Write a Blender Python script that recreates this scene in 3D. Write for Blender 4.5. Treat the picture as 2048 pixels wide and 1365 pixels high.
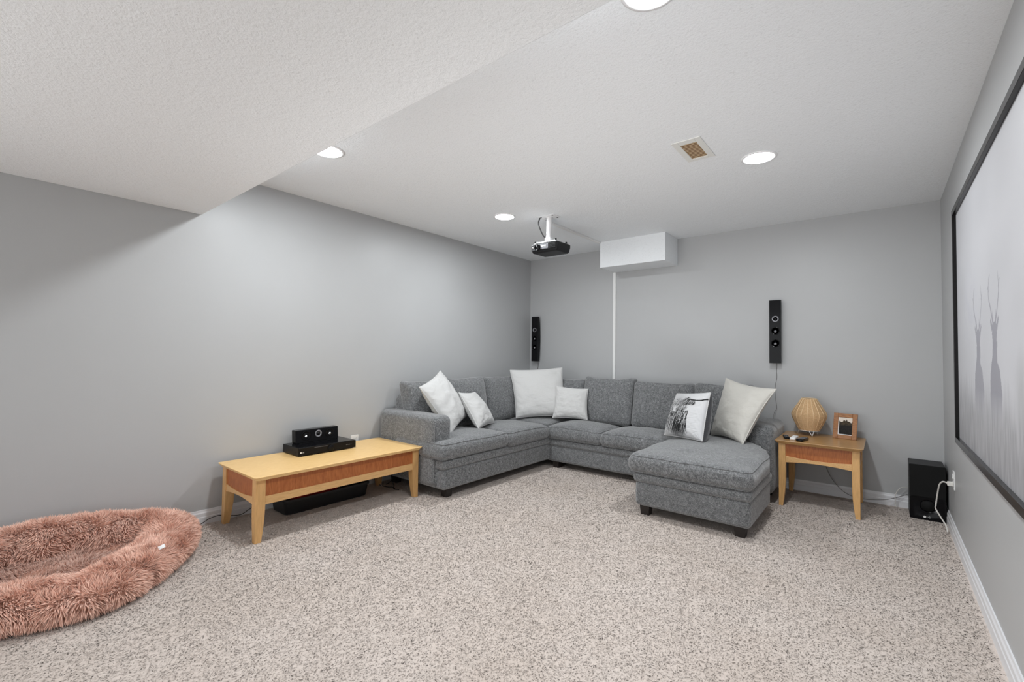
import bpy, bmesh, math, random
import numpy as np
from mathutils import Vector, Matrix, noise
scene = bpy.context.scene
for o in list(bpy.data.objects):
    bpy.data.objects.remove(o)
COL = scene.collection
random.seed(3)
RNG = np.random.default_rng(7)

# ------------------------------------------------------------------ camera
F_PX, PITCH, ROLL, YAW, CAM_H = 913.738, 0.0299, 0.0124, 0.6803, 1.15
cam_d = bpy.data.cameras.new('camera')
cam = bpy.data.objects.new('camera', cam_d)
COL.objects.link(cam)
scene.camera = cam
cam_d.sensor_fit = 'HORIZONTAL'
cam_d.sensor_width = 36.0
cam_d.lens = F_PX / 2048 * 36
cam_d.clip_start = 0.02
fw = Vector((-math.sin(YAW), math.cos(YAW), 0)); rt = Vector((math.cos(YAW), math.sin(YAW), 0)); up = Vector((0, 0, 1))
fw2 = fw * math.cos(PITCH) + up * math.sin(PITCH); up2 = up * math.cos(PITCH) - fw * math.sin(PITCH)
r3 = rt * math.cos(ROLL) + up2 * math.sin(ROLL); u3 = up2 * math.cos(ROLL) - rt * math.sin(ROLL)
mw = Matrix((r3, u3, -fw2)).transposed().to_4x4()
mw.translation = (0, 0, CAM_H)
cam.matrix_world = mw

# ------------------------------------------------------------------ light and exposure
scene.view_settings.view_transform = 'Standard'
scene.view_settings.look = 'None'
scene.view_settings.gamma = 1.0
scene.view_settings.use_curve_mapping = False
scene.view_settings.exposure = 0.0
world = bpy.data.worlds.new('world')
scene.world = world
world.use_nodes = True
world.node_tree.nodes['Background'].inputs[0].default_value = (.955, .985, 1.0, 1)
world.node_tree.nodes['Background'].inputs[1].default_value = 1.9
LAMP_STRENGTH = 308.0
def area(name, loc, rot, sx, sy, power, color=(1, 1, 1)):
    d = bpy.data.lights.new(name, 'AREA')
    d.shape = 'RECTANGLE'; d.size = sx; d.size_y = sy; d.energy = power; d.color = color
    o = bpy.data.objects.new(name, d); COL.objects.link(o)
    o.location = loc; o.rotation_euler = rot
    return o
# added fill lights, unseen, standing in for the rest of the basement
o_ = area('ceiling_fill', (-1.3, -.5, .08), (math.radians(122), 0, 0), 2.2, .7, 8.5); o_.data.spread = math.radians(55)  # fill added low down to lift the ceiling
o_ = area('right_wall_fill', (-3.0, -1.8, 1.15), (0, 0, 0), 1.2, 1.5, 8)  # fill added to lift the right wall
o_.rotation_euler = Vector((3.36, 4.2, -.25)).to_track_quat('-Z', 'Y').to_euler(); o_.data.spread = math.radians(100)

# ------------------------------------------------------------------ materials
def mat(name, color=(.8, .8, .8), rough=.5, metal=0, spec=.5, coat=0, sheen=0):
    m = bpy.data.materials.new(name); m.use_nodes = True
    b = m.node_tree.nodes['Principled BSDF']
    b.inputs['Base Color'].default_value = (*color, 1)
    b.inputs['Roughness'].default_value = rough
    b.inputs['Metallic'].default_value = metal
    b.inputs['Specular IOR Level'].default_value = spec
    b.inputs['Coat Weight'].default_value = coat
    b.inputs['Sheen Weight'].default_value = sheen
    return m
class NT:
    def __init__(s, m): s.m = m; s.t = m.node_tree; s.b = s.t.nodes['Principled BSDF']
    def n(s, typ, **kw):
        x = s.t.nodes.new(typ)
        for k, v in kw.items():
            if k[0] == '_': setattr(x, k[1:], v)
            else: x.inputs[k.replace('_', ' ')].default_value = v
        return x
    def l(s, a, b): s.t.links.new(a, b)
    def coord(s, scale=(1, 1, 1), rot=(0, 0, 0)):
        g = s.n('ShaderNodeNewGeometry'); mp = s.n('ShaderNodeMapping')
        mp.inputs['Scale'].default_value = scale; mp.inputs['Rotation'].default_value = rot
        s.l(g.outputs['Position'], mp.inputs['Vector']); return mp.outputs[0]
    def noise(s, vec, scale, detail=3, rough=.55):
        x = s.n('ShaderNodeTexNoise', Scale=scale, Detail=detail, Roughness=rough); s.l(vec, x.inputs['Vector']); return x.outputs['Fac']
    def ramp(s, fac, stops):
        r = s.n('ShaderNodeValToRGB'); e = r.color_ramp.elements
        while len(e) < len(stops): e.new(.5)
        for el, (p, c) in zip(e, stops): el.position = p; el.color = (*c, 1)
        s.l(fac, r.inputs[0]); return r.outputs[0]
    def mix(s, fac, a, b, mode='MIX'):
        x = s.n('ShaderNodeMix', _data_type='RGBA', _blend_type=mode)
        for sock, v in ((x.inputs[0], fac), (x.inputs[6], a), (x.inputs[7], b)):
            if hasattr(v, 'links'): s.l(v, sock)
            elif isinstance(v, tuple): sock.default_value = (*v, 1)
            else: sock.default_value = v
        return x.outputs[2]
    def math(s, op, a, b=0.0):
        x = s.n('ShaderNodeMath', _operation=op)
        for sock, v in ((x.inputs[0], a), (x.inputs[1], b)):
            if hasattr(v, 'links'): s.l(v, sock)
            else: sock.default_value = v
        return x.outputs[0]
    def color(s, c): s.l(c, s.b.inputs['Base Color'])
    def bump(s, h, strength, dist=.002):
        x = s.n('ShaderNodeBump', Strength=strength, Distance=dist); s.l(h, x.inputs['Height']); s.l(x.outputs[0], s.b.inputs['Normal'])

def m_wall():
    m = mat('grey_wall_paint', (.46, .46, .462), .42, spec=.45); t = NT(m)
    c = t.coord()
    t.bump(t.noise(c, 170, 2), .10, .0015)
    t.color(t.ramp(t.noise(c, 1.3, 3), [(.3, (.448, .452, .456)), (.7, (.464, .468, .472))]))
    return m
def m_ceiling():
    m = mat('stippled_ceiling_paint', (.80, .80, .805), .9, spec=.2); t = NT(m)
    c = t.coord()
    h = t.math('ADD', t.noise(c, 85, 4, .7), t.math('MULTIPLY', t.noise(c, 32, 3), .5))
    t.bump(h, .55, .006)
    t.color(t.mix(t.ramp(t.noise(c, 95, 3, .7), [(.30, (1, 1, 1)), (.42, (0, 0, 0))]), (.872, .895, .915), (.78, .80, .815)))
    return m
def m_carpet(name='beige_carpet', k=.92):
    m = mat(name, (.6, .53, .48), .95, spec=.05, sheen=.25); t = NT(m)
    c = t.coord()
    big = t.ramp(t.noise(c, 1.7, 4, .6), [(.35, (.67*k, .575*k, .51*k)), (.65, (.73*k, .64*k, .58*k))])
    fine = t.ramp(t.noise(c, 200, 3, .7), [(.32, (.84, .82, .80)), (.46, (1, 1, 1))])  # dark specks paint shade into the pits between tufts
    t.color(t.mix(1.0, big, fine, 'MULTIPLY'))
    t.bump(t.noise(c, 200, 3, .7), .35, .004)
    return m
def m_pile():
    k = .95
    m = mat('beige_carpet_yarn', (.6, .53, .48), .95, spec=.05, sheen=.2); t = NT(m)
    c = t.coord()
    big = t.ramp(t.noise(c, 1.7, 4, .6), [(.35, (.67*k, .575*k, .51*k)), (.65, (.73*k, .64*k, .58*k))])
    mid = t.ramp(t.noise(c, 9, 4, .65), [(.3, (.93, .925, .92)), (.6, (1, 1, 1))])
    fine = t.ramp(t.noise(c, 210, 2, .6), [(.33, (.86, .84, .82)), (.40, (1, 1, 1))])  # pit shade put into the yarn colour as well
    t.color(t.mix(1.0, t.mix(1.0, big, mid, 'MULTIPLY'), fine, 'MULTIPLY'))
    g = t.n('ShaderNodeNewGeometry')
    a = t.n('ShaderNodeVectorMath', _operation='SCALE'); a.inputs['Scale'].default_value = .38; t.l(g.outputs['Normal'], a.inputs[0])
    b = t.n('ShaderNodeVectorMath', _operation='ADD'); t.l(a.outputs[0], b.inputs[0]); b.inputs[1].default_value = (0, 0, .8)
    n = t.n('ShaderNodeVectorMath', _operation='NORMALIZE'); t.l(b.outputs[0], n.inputs[0])
    t.l(n.outputs[0], t.b.inputs['Normal'])
    return m
def m_fabric(name, base, dark, light, scale=1.0, bump=.6):
    m = mat(name, base, .95, spec=.1, sheen=.5); t = NT(m)
    a = t.noise(t.coord((70*scale, 420*scale, 420*scale)), 1, 2, .6)
    b = t.noise(t.coord((420*scale, 70*scale, 90*scale)), 1, 2, .6)
    g = t.noise(t.coord(), 42*scale, 3, .6)
    h = t.math('ADD', t.math('ADD', a, b), t.math('MULTIPLY', g, .5))
    h2 = t.math('MULTIPLY', h, .4)
    t.color(t.ramp(h2, [(.38, dark), (.5, base), (.62, light)]))
    t.bump(h2, bump, .003)
    return m
def m_cotton(name, base):
    m = mat(name, base, .9, spec=.15, sheen=.2); t = NT(m)
    c = t.coord()
    t.bump(t.math('ADD', t.noise(t.coord((14, 14, 40)), 1, 4, .6), t.math('ADD', t.math('MULTIPLY', t.noise(c, 45, 3), .5), t.math('MULTIPLY', t.noise(c, 600, 2), .12))), .35, .012)
    return m
def m_wood(name, c1, c2, stretch, rough=.38, ring=14, coat=.15, wave=False):
    m = mat(name, c1, rough, spec=.4, coat=coat); t = NT(m)
    c = t.coord(stretch)
    n1 = t.noise(c, ring, 5, .6)
    col = t.ramp(n1, [(.3, c2), (.55, c1), (.75, tuple(min(1, v*1.12) for v in c1))])
    if wave:
        w = t.n('ShaderNodeTexWave', _wave_type='RINGS', Scale=5.0, Distortion=7.0, Detail=3.0); w.inputs['Detail Scale'].default_value = 1.6
        t.l(t.coord((1, 1, 1)), w.inputs['Vector'])
        col = t.mix(t.math('MULTIPLY', w.outputs['Fac'], .3), col, c2)
    t.color(col)
    t.b.inputs['Coat Roughness'].default_value = .25
    t.bump(n1, .05, .001)
    return m
def m_attr(name, rough=.9, spec=.1, sheen=0, bump=0):
    m = mat(name, (1, 1, 1), rough, spec=spec, sheen=sheen); t = NT(m)
    a = t.n('ShaderNodeVertexColor'); a.layer_name = 'print'
    t.color(a.outputs['Color'])
    if bump: t.bump(t.noise(t.coord(), 500, 2), bump, .001)
    return m
def m_emit(name, color, strength):
    m = mat(name, color, .6)
    b = m.node_tree.nodes['Principled BSDF']
    b.inputs['Emission Color'].default_value = (*color, 1); b.inputs['Emission Strength'].default_value = strength
    return m
M = dict(
    wall=m_wall(), ceiling=m_ceiling(), carpet=m_carpet(), pile=m_pile(),
    trim=mat('white_trim_paint', (.78, .78, .80), .35), white=mat('white_plastic', (.80, .80, .79), .4),
    whitemetal=mat('white_metal', (.85, .85, .86), .35),
    sofa=m_fabric('grey_woven_upholstery', (.148, .151, .154), (.050, .052, .055), (.33, .335, .34), 1.15),
    dark=mat('dark_stained_wood', (.018, .013, .011), .45),
    cotton=m_cotton('white_cotton', (.60, .595, .585)), cream=m_cotton('cream_cotton', (.58, .56, .515)),
    darkcloth=m_fabric('charcoal_cloth', (.03, .03, .035), (.018, .018, .02), (.05, .05, .056)),
    maple=m_wood('maple_veneer', (.90, .60, .262), (.82, .52, .205), (9, 1.1, 9)),
    mapleleg=m_wood('maple_solid', (.71, .415, .17), (.61, .345, .13), (9, 9, 1.0)),
    maplerail=m_wood('maple_rail', (.73, .44, .19), (.63, .36, .145), (6, 1.2, 12)),
    maplex=m_wood('dimmed_maple_veneer', (.50, .28, .105), (.41, .21, .07), (1.1, 9, 9), .3, coat=.3),  # maple darkened to imitate the weaker light on the side table
    cherry=m_wood('cherry_panel', (.46, .15, .042), (.32, .088, .022), (14, 14, 2.2), .4, 9, wave=True),
    gloss=mat('gloss_black_plastic', (.006, .006, .007), .12, spec=.16), black=mat('black_plastic', (.009, .009, .010), .45, spec=.25),
    matte=mat('matte_black_cloth', (.008, .008, .008), .8, spec=.2), bin=mat('black_tub_plastic', (.012, .013, .014), .35),
    chrome=mat('bright_metal', (.75, .75, .76), .2, 1), silver=mat('silver_plastic', (.26, .26, .28), .45, .3),
    red=mat('red_plastic', (.45, .02, .015), .4), grey=mat('mid_grey_plastic', (.10, .10, .11), .5),
    lens=m_emit('lamp_lens', (.945, .985, 1.01), LAMP_STRENGTH), beige=mat('yellowed_vent_metal', (.80, .64, .42), .5),
    ventwhite=mat('vent_frame_enamel', (.78, .78, .75), .45), cavity=mat('duct_shade_brown', (.26, .15, .07), .8),
    rattan=m_wood('rattan_cane', (.80, .56, .32), (.62, .40, .20), (30, 30, 30), .6, 6, 0), rattan2=m_wood('pale_rattan_stake', (.84, .62, .38), (.72, .50, .28), (20, 20, 20), .6, 6, 0),
    frame=m_wood('photo_frame_wood', (.36, .155, .05), (.2, .075, .022), (8, 8, 40), .4, 5, .2),
    blackwood=mat('black_frame_lacquer', (.010, .009, .009), .2, spec=.2),
    art=m_attr('deer_print', .55, .3), cow=m_attr('cow_print_cloth', .92, .1, .1, .2), photo=m_attr('photo_print', .35, .15),
    fur=m_attr('pink_fur', .8, .15, .3), furbase=mat('pink_plush_backing', (.50, .28, .21), .95, spec=.05),
    tag=mat('white_label_cloth', (.85, .85, .85), .8), cordw=mat('white_cord', (.72, .70, .66), .5), cordg=mat('grey_cord', (.16, .15, .145), .5), cordb=mat('black_cord', (.012, .012, .012), .5),
)

# ------------------------------------------------------------------ helpers
ORIG = {}
def link(o, parent=None):
    COL.objects.link(o)
    if parent is not None: o.parent = parent
    return o
def root_of(o):
    while o.parent is not None: o = o.parent
    return o
def tag(o, label, cat, group=None):
    o['label'] = label; o['category'] = cat
    if group: o['group'] = group
    return o
def thing(name, loc, label, cat, group=None):
    o = bpy.data.objects.new(name, None); o.empty_display_size = .05
    link(o); o.location = loc
    return tag(o, label, cat, group)
def mk(name, verts, faces, m, parent=None, smooth=True, base=None, colors=None):
    """verts are in world coordinates; the object's origin is its thing's base"""
    v = np.asarray(verts, float)
    if parent is not None: off = np.array(root_of(parent).location)
    else: off = np.array(base if base is not None else [(v[:, 0].min()+v[:, 0].max())/2, (v[:, 1].min()+v[:, 1].max())/2, v[:, 2].min()])
    me = bpy.data.meshes.new(name)
    me.from_pydata((v-off).tolist(), [], faces if isinstance(faces, list) else faces.tolist())
    if colors is not None:
        ca = me.color_attributes.new('print', 'FLOAT_COLOR', 'POINT')
        c = np.ones((len(v), 4), np.float32); c[:, :3] = colors
        ca.data.foreach_set('color', c.ravel())
    me.update()
    me.polygons.foreach_set('use_smooth', [smooth]*len(me.polygons))
    me.materials.append(m)
    o = bpy.data.objects.new(name, me)
    link(o, parent)
    if parent is None: o.location = off
    return o
def fin(name, bm, m, parent=None, smooth=False, base=None):
    bm.verts.ensure_lookup_table(); bm.verts.index_update()
    v = [tuple(x.co) for x in bm.verts]; f = [[q.index for q in p.verts] for p in bm.faces]
    sm = [p.smooth for p in bm.faces]
    bm.free()
    o = mk(name, v, f, m, parent, smooth, base)
    if not smooth: o.data.polygons.foreach_set('use_smooth', sm)
    return o
def bx(bm, lo, hi, bev=0, seg=2):
    lo = Vector(lo); hi = Vector(hi)
    r = bmesh.ops.create_cube(bm, size=1)
    vs = r['verts']
    for v in vs: v.co = Vector([(lo[i]+hi[i])/2+v.co[i]*(hi[i]-lo[i]) for i in range(3)])
    if bev > 0:
        es = {e for v in vs for e in v.link_edges}
        bmesh.ops.bevel(bm, geom=list(es), offset=bev, segments=seg, profile=.5, affect='EDGES')
def box(name, lo, hi, m, parent=None, bev=.002, seg=2, base=None):
    bm = bmesh.new(); bx(bm, lo, hi, bev, seg)
    return fin(name, bm, m, parent, False, base)
def tube_geo(path, r, n=8, closed=False, caps=True):
    P = [Vector(p) for p in path]; N = len(P)
    rr = r if isinstance(r, (list, tuple, np.ndarray)) else [r]*N
    V = []; Fc = []
    prev = None
    for i in range(N):
        t = (P[(i+1) % N]-P[i-1]) if closed else (P[min(i+1, N-1)]-P[max(i-1, 0)])
        if t.length < 1e-9: t = Vector((0, 0, 1))
        t.normalize()
        if prev is None:
            a = Vector((0, 0, 1)) if abs(t.z) < .9 else Vector((1, 0, 0))
            u = t.cross(a).normalized()
        else:
            u = (prev-t*prev.dot(t))
            u = u.normalized() if u.length > 1e-6 else t.orthogonal().normalized()
        prev = u; w = t.cross(u)
        for k in range(n):
            an = 2*math.pi*k/n
            V.append(P[i]+(u*math.cos(an)+w*math.sin(an))*rr[i])
    for i in range(N if closed else N-1):
        for k in range(n):
            a = i*n+k; b = i*n+(k+1) % n; j = ((i+1) % N)*n
            Fc.append([a, b, j+(k+1) % n, j+k])
    if caps and not closed:
        Fc.append(list(range(n))[::-1]); Fc.append([(N-1)*n+k for k in range(n)])
    return [tuple(v) for v in V], Fc
def tube(name, path, r, m, parent=None, n=8, closed=False):
    v, f = tube_geo(path, r, n, closed)
    return mk(name, v, f, m, parent, True, base=path[0] if parent is None else None)
def spline(pts, k=8):
    P = [np.array(p, float) for p in pts]; out = []
    Q = [2*P[0]-P[1]]+P+[2*P[-1]-P[-2]]
    for i in range(1, len(Q)-2):
        for j in range(k):
            t = j/k
            a, b, c, d = Q[i-1], Q[i], Q[i+1], Q[i+2]
            out.append(.5*((2*b)+(-a+c)*t+(2*a-5*b+4*c-d)*t*t+(-a+3*b-3*c+d)*t**3))
    out.append(P[-1])
    return [tuple(p) for p in out]
def lathe(name, prof, c, m, parent=None, n=32, axis='z', cap=True, smooth=True):
    """prof: (radius, height) along an axis from point c"""
    V = []; Fc = []
    for (r, h) in prof:
        for k in range(n):
            a = 2*math.pi*k/n; p = (r*math.cos(a), r*math.sin(a), h)
            if axis == 'x': p = (h, r*math.cos(a), r*math.sin(a))
            if axis == 'y': p = (r*math.cos(a), h, r*math.sin(a))
            V.append((c[0]+p[0], c[1]+p[1], c[2]+p[2]))
    for i in range(len(prof)-1):
        for k in range(n): Fc.append([i*n+k, i*n+(k+1) % n, (i+1)*n+(k+1) % n, (i+1)*n+k])
    if cap: Fc.append(list(range(n))[::-1]); Fc.append([(len(prof)-1)*n+k for k in range(n)])
    return mk(name, V, Fc, m, parent, smooth)
def prism_geo(outline, axis, a, b):
    """outline: 2D points in the plane across axis; extruded from a to b"""
    n = len(outline)
    def P(q, h):
        return {'x': (h, q[0], q[1]), 'y': (q[0], h, q[1]), 'z': (q[0], q[1], h)}[axis]
    V = [P(q, a) for q in outline]+[P(q, b) for q in outline]
    Fc = [list(range(n))[::-1], list(range(n, 2*n))]+[[i, (i+1) % n, n+(i+1) % n, n+i] for i in range(n)]
    return V, Fc
def prism(name, outline, axis, a, b, m, parent=None, bev=0):
    V, Fc = prism_geo(outline, axis, a, b)
    bm = bmesh.new(); vs = [bm.verts.new(v) for v in V]
    for f in Fc: bm.faces.new([vs[i] for i in f])
    bmesh.ops.recalc_face_normals(bm, faces=bm.faces)
    if bev: bmesh.ops.bevel(bm, geom=[e for e in bm.edges if e.calc_face_angle(0) > .6], offset=bev, segments=2, profile=.5, affect='EDGES')
    return fin(name, bm, m, parent)
def rbox_geo(lo, hi, r, n=(10, 10, 4), fn=None, k=4):
    lo = np.array(lo, float); hi = np.array(hi, float)
    r = min(r, *((hi-lo)/2*.98))
    ax = []
    for d in range(3):
        th = np.linspace(math.pi/4, 0, k+1)
        a = lo[d]+r*(1-np.tan(th)); b = hi[d]-r*(1-np.tan(th))[::-1]
        mid = np.linspace(lo[d]+r, hi[d]-r, n[d]+1)[1:-1]
        ax.append(np.concatenate([a, mid, b]))
    V = {}; L = []; Fc = []
    def vid(p):
        key = tuple(np.round(p, 6))
        if key not in V: V[key] = len(L); L.append(p)
        return V[key]
    for d in range(3):
        u, w = (d+1) % 3, (d+2) % 3
        for side in (0, 1):
            val = (lo, hi)[side][d]
            ids = np.zeros((len(ax[u]), len(ax[w])), int)
            for i, a in enumerate(ax[u]):
                for j, b in enumerate(ax[w]):
                    p = np.zeros(3); p[d] = val; p[u] = a; p[w] = b
                    ids[i, j] = vid(p)
            for i in range(len(ax[u])-1):
                for j in range(len(ax[w])-1):
                    q = [ids[i, j], ids[i+1, j], ids[i+1, j+1], ids[i, j+1]]
                    Fc.append([int(x) for x in (q if side else q[::-1])])
    P = np.array(L)
    c = np.clip(P, lo+r, hi-r); dv = P-c
    P = c+r*dv/np.linalg.norm(dv, axis=1)[:, None]
    if fn is not None: P = fn(P)
    return P, Fc
def nz(p, s, seed=0): return noise.noise(Vector((p[0]*s+seed*17.3, p[1]*s-seed*5.1, p[2]*s+seed*3.7)))
def text_geo(body, size):
    cu = bpy.data.curves.new('t', 'FONT'); cu.body = body; cu.size = size; cu.align_x = 'CENTER'; cu.align_y = 'CENTER'; cu.extrude = size*.02
    o = bpy.data.objects.new('t', cu); COL.objects.link(o)
    dg = bpy.context.evaluated_depsgraph_get(); dg.update()
    me = bpy.data.meshes.new_from_object(o.evaluated_get(dg))
    v = [tuple(x.co) for x in me.vertices]; f = [list(p.vertices) for p in me.polygons]
    bpy.data.objects.remove(o); bpy.data.curves.remove(cu); bpy.data.meshes.remove(me)
    return v, f
def place(v, c, u, w):
    u = Vector(u).normalized(); w = Vector(w).normalized(); n = u.cross(w)
    return [tuple(Vector(c)+u*p[0]+w*p[1]+n*p[2]) for p in v]
def logo(c, u, w, size, m, parent, word='LG', disc=True):
    v, f = text_geo(word, size)
    V = place([(p[0]+(size*.95 if disc else 0), p[1], p[2]) for p in v], c, u, w); Fc = f
    if disc:
        n0 = len(V); k = 20
        V += place([(-size*.35+size*.48*math.cos(2*math.pi*i/k), size*.48*math.sin(2*math.pi*i/k), .0006) for i in range(k)], c, u, w)
        Fc = Fc+[list(range(n0, n0+k))]
    o = mk('logo', V, Fc, m, parent, False)
    o['label'] = 'small pale maker logo'
    return o

# ------------------------------------------------------------------ room shell
XL, YB, XR, ZC, YS, ZS = -3.511, 4.707, 0.358, 2.3645, 1.039, 2.054
Y0 = -2.4
def struct(o): o['kind'] = 'structure'; return o
floor = struct(box('floor', (XL-.1, Y0, -.1), (XR+.1, YB+.1, 0), M['carpet'], bev=0))
struct(box('wall_left', (XL-.1, Y0, 0), (XL, YB+.1, ZC+.1), M['wall'], bev=0))
struct(box('wall_back', (XL, YB, 0), (XR, YB+.1, ZC+.1), M['wall'], bev=0))
struct(box('wall_right', (XR, Y0, 0), (XR+.1, YB+.1, ZC+.1), M['wall'], bev=0))
struct(box('ceiling', (XL, YS, ZC), (XR, YB, ZC+.1), M['ceiling'], bev=0))
bm = bmesh.new(); bx(bm, (XL, Y0, ZS), (XR, YS, ZC+.1), .006, 3)
struct(fin('ceiling_lower', bm, M['ceiling']))
struct(box('trim_1', (-2.33, 4.355, 2.088), (-1.625, YB, ZC), M['ceiling'], bev=.003))
# baseboards with a stepped, eased profile
BT = [(0, 0), (.014, 0), (.014, .048), (.0115, .052), (.0115, .074), (.0075, .082), (.0055, .094), (0, .094)]
struct(prism('baseboard_left', [(XL+d, z) for d, z in BT], 'y', Y0, YB, M['trim']))
struct(prism('baseboard_right', [(XR-d, z) for d, z in BT], 'y', Y0, YB, M['trim']))
struct(prism('baseboard_back', [(YB-d, z) for d, z in BT], 'x', XL, XR, M['trim']))

# carpet pile: short yarn tufts
def pile():
    n = 880000
    r = RNG.random(n)**.62*4.9+.9; a = RNG.uniform(-.98, 1.02, n)
    ax, ay = -math.sin(YAW), math.cos(YAW); bxv, by = math.cos(YAW), math.sin(YAW)
    lat = a*1.18*r
    x = ax*r+bxv*lat; y = ay*r+by*lat
    ok = (x > XL+.02) & (x < XR-.02) & (y > -.1) & (y < YB-.02)
    x, y, r = x[ok], y[ok], r[ok]
    n = len(x)
    h = RNG.uniform(.003, .0068, n); wd = RNG.uniform(.0018, .0031, n)*np.clip(.55+r*.25, .8, 1.9)
    az = RNG.uniform(0, 2*math.pi, n); la = RNG.uniform(0, 2*math.pi, n); ln = RNG.uniform(.002, .011, n)
    ca, sa = np.cos(az)*wd, np.sin(az)*wd
    V = np.zeros((n, 3, 3))
    V[:, 0] = np.stack([x-ca, y-sa, np.full(n, .0005)], 1); V[:, 1] = np.stack([x+ca, y+sa, np.full(n, .0005)], 1)
    V[:, 2] = np.stack([x+np.cos(la)*ln, y+np.sin(la)*ln, h], 1)
    me = bpy.data.meshes.new('carpet_pile')
    me.vertices.add(n*3); me.vertices.foreach_set('co', V.ravel())
    me.loops.add(n*3); me.loops.foreach_set('vertex_index', np.arange(n*3, dtype=np.int32))
    me.polygons.add(n); me.polygons.foreach_set('loop_start', np.arange(n, dtype=np.int32)*3)
    me.update(calc_edges=True); me.materials.append(M['pile'])
    o = bpy.data.objects.new('carpet_pile', me); link(o, floor)
    o.location = -floor.location
    o['kind'] = 'stuff'
pile()

# ------------------------------------------------------------------ sectional sofa
sofa = thing('sectional_sofa', (-2.6, 3.9, 0), 'large grey L-shaped sectional sofa with chaise in the far corner', 'sofa')
SF = M['sofa']
def cushion_fn(lo, hi, crown, front=None, seed=0):
    lo = np.array(lo); hi = np.array(hi)
    def fn(P):
        u = (P-lo)/(hi-lo)*2-1
        Q = P.copy()
        t = np.clip((u[:, 2]+1)/2, 0, 1)
        dome = np.clip(1-np.abs(u[:, 0])**2.4, 0, 1)*np.clip(1-np.abs(u[:, 1])**2.4, 0, 1)
        Q[:, 2] += crown*dome*t
        zz = np.clip(1-u[:, 2]**2, 0, 1)
        Q[:, 0] += .012*np.sign(u[:, 0])*np.abs(u[:, 0])**3*zz
        Q[:, 1] += .012*np.sign(u[:, 1])*np.abs(u[:, 1])**3*zz
        d = np.array([nz(p, 5.5, seed) for p in P]); d2 = np.array([nz(p, 14, seed+3) for p in P])
        Q[:, 2] += (d*.009+d2*.003)*t
        Q[:, 0] += d2*.003; Q[:, 1] += d*.003
        return Q
    return fn
def ring_path(lo, hi, r, z, fn, off=.001, m=7):
    x0, y0, x1, y1 = lo[0], lo[1], hi[0], hi[1]
    pts = []
    i = r*(1-math.cos(math.pi/4))
    cs = [((x1-r, y1-r), 0), ((x0+r, y1-r), 90), ((x0+r, y0+r), 180), ((x1-r, y0+r), 270)]
    for (cx, cy), a0 in cs:
        for k in range(m):
            a = math.radians(a0+90*k/(m-1)); pts.append((cx+(r-i+off)*math.cos(a), cy+(r-i+off)*math.sin(a), z))
    out = []
    for j, p in enumerate(pts):
        q = pts[(j+1) % len(pts)]
        L = math.dist(p, q); s = max(1, int(L/.04))
        for k in range(s): out.append(tuple(np.array(p)+(np.array(q)-np.array(p))*k/s))
    return [tuple(q) for q in fn(np.array(out))]
def seat(lo, hi, crown=.035, r=.045, seed=0, n=(14, 14, 3), notch=None):
    f0 = cushion_fn(lo, hi, crown, seed=seed)
    def fn(P):
        Q = f0(P)
        if notch:
            k = np.clip((Q[:, 1]-notch[1])/(notch[2]-notch[1]), 0, 1)
            lim = hi[0]+.012+(notch[0]-hi[0]-.012)*(1-np.sqrt(1-k*k))**.8
            Q[:, 0] = np.minimum(Q[:, 0], lim)
        return Q
    P, Fc = rbox_geo(lo, hi, r, n, fn)
    o = mk('seat_cushion', P, Fc, SF, sofa)
    i = r*(1-math.cos(math.pi/4))
    tube('piping', ring_path(lo, hi, r, hi[2]-i+.001, fn), .0042, SF, o, 6, True)
    tube('piping', ring_path(lo, hi, r, lo[2]+i-.001, fn), .0042, SF, o, 6, True)
    return o
# frames and base
def rb(name, lo, hi, r, m=SF, n=(3, 3, 3), parent=sofa, fn=None):
    P, Fc = rbox_geo(lo, hi, r, n, fn)
    return mk(name, P, Fc, m, parent)
rb('back_frame', (-3.47, 2.58, .09), (-3.27, 4.62, .775), .05)
rb('back_frame', (-3.47, 4.42, .09), (-.872, 4.62, .775), .05)
rb('base', (-3.42, 2.47, .075), (-2.665, 4.45, .245), .03)
rb('base', (-3.2, 3.925, .065), (-.875, 4.5, .24), .03)
rb('base', (-1.408, 3.18, .07), (-.645, 3.85, .25), .03)
rb('base_rail', (-3.42, 2.455, .236), (-2.655, 4.45, .318), .028)
rb('base_rail', (-3.2, 3.912, .226), (-.875, 4.5, .30), .028)
rb('base_rail', (-1.418, 3.165, .240), (-.635, 3.86, .315), .028)
def arm_fn(P):
    Q = P.copy(); d = np.array([nz(p, 4, 5) for p in P])
    Q[:, 2] += d*.006; Q[:, 1] += d*.004
    return Q
a1 = rb('armrest', (-3.49, 2.437, .085), (-2.735, 2.627, .652), .055, n=(10, 3, 8), fn=arm_fn)
a2 = rb('armrest', (-.870, 4.075, .07), (-.664, 4.66, .616), .06, n=(3, 8, 8), fn=arm_fn)
tube('piping', spline([(-2.752, 2.445, .10), (-2.752, 2.445, .4), (-2.753, 2.448, .60)], 6), .0035, SF, a1, 6)
# seat cushions
seat((-3.24, 2.43, .312), (-2.64, 3.232, .448), .03, seed=1)
seat((-3.24, 3.236, .300), (-2.638, 3.885, .440), .035, seed=2)
seat((-3.24, 3.89, .298), (-2.685, 4.40, .442), .03, seed=3)
seat((-2.68, 3.895, .292), (-2.074, 4.40, .428), .045, seed=4)
seat((-2.07, 3.895, .292), (-1.43, 4.40, .428), .045, seed=5)
seat((-1.442, 3.15, .305), (-.633, 4.36, .442), .045, seed=6, n=(14, 40, 3), notch=(-.878, 3.66, 4.07))
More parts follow.
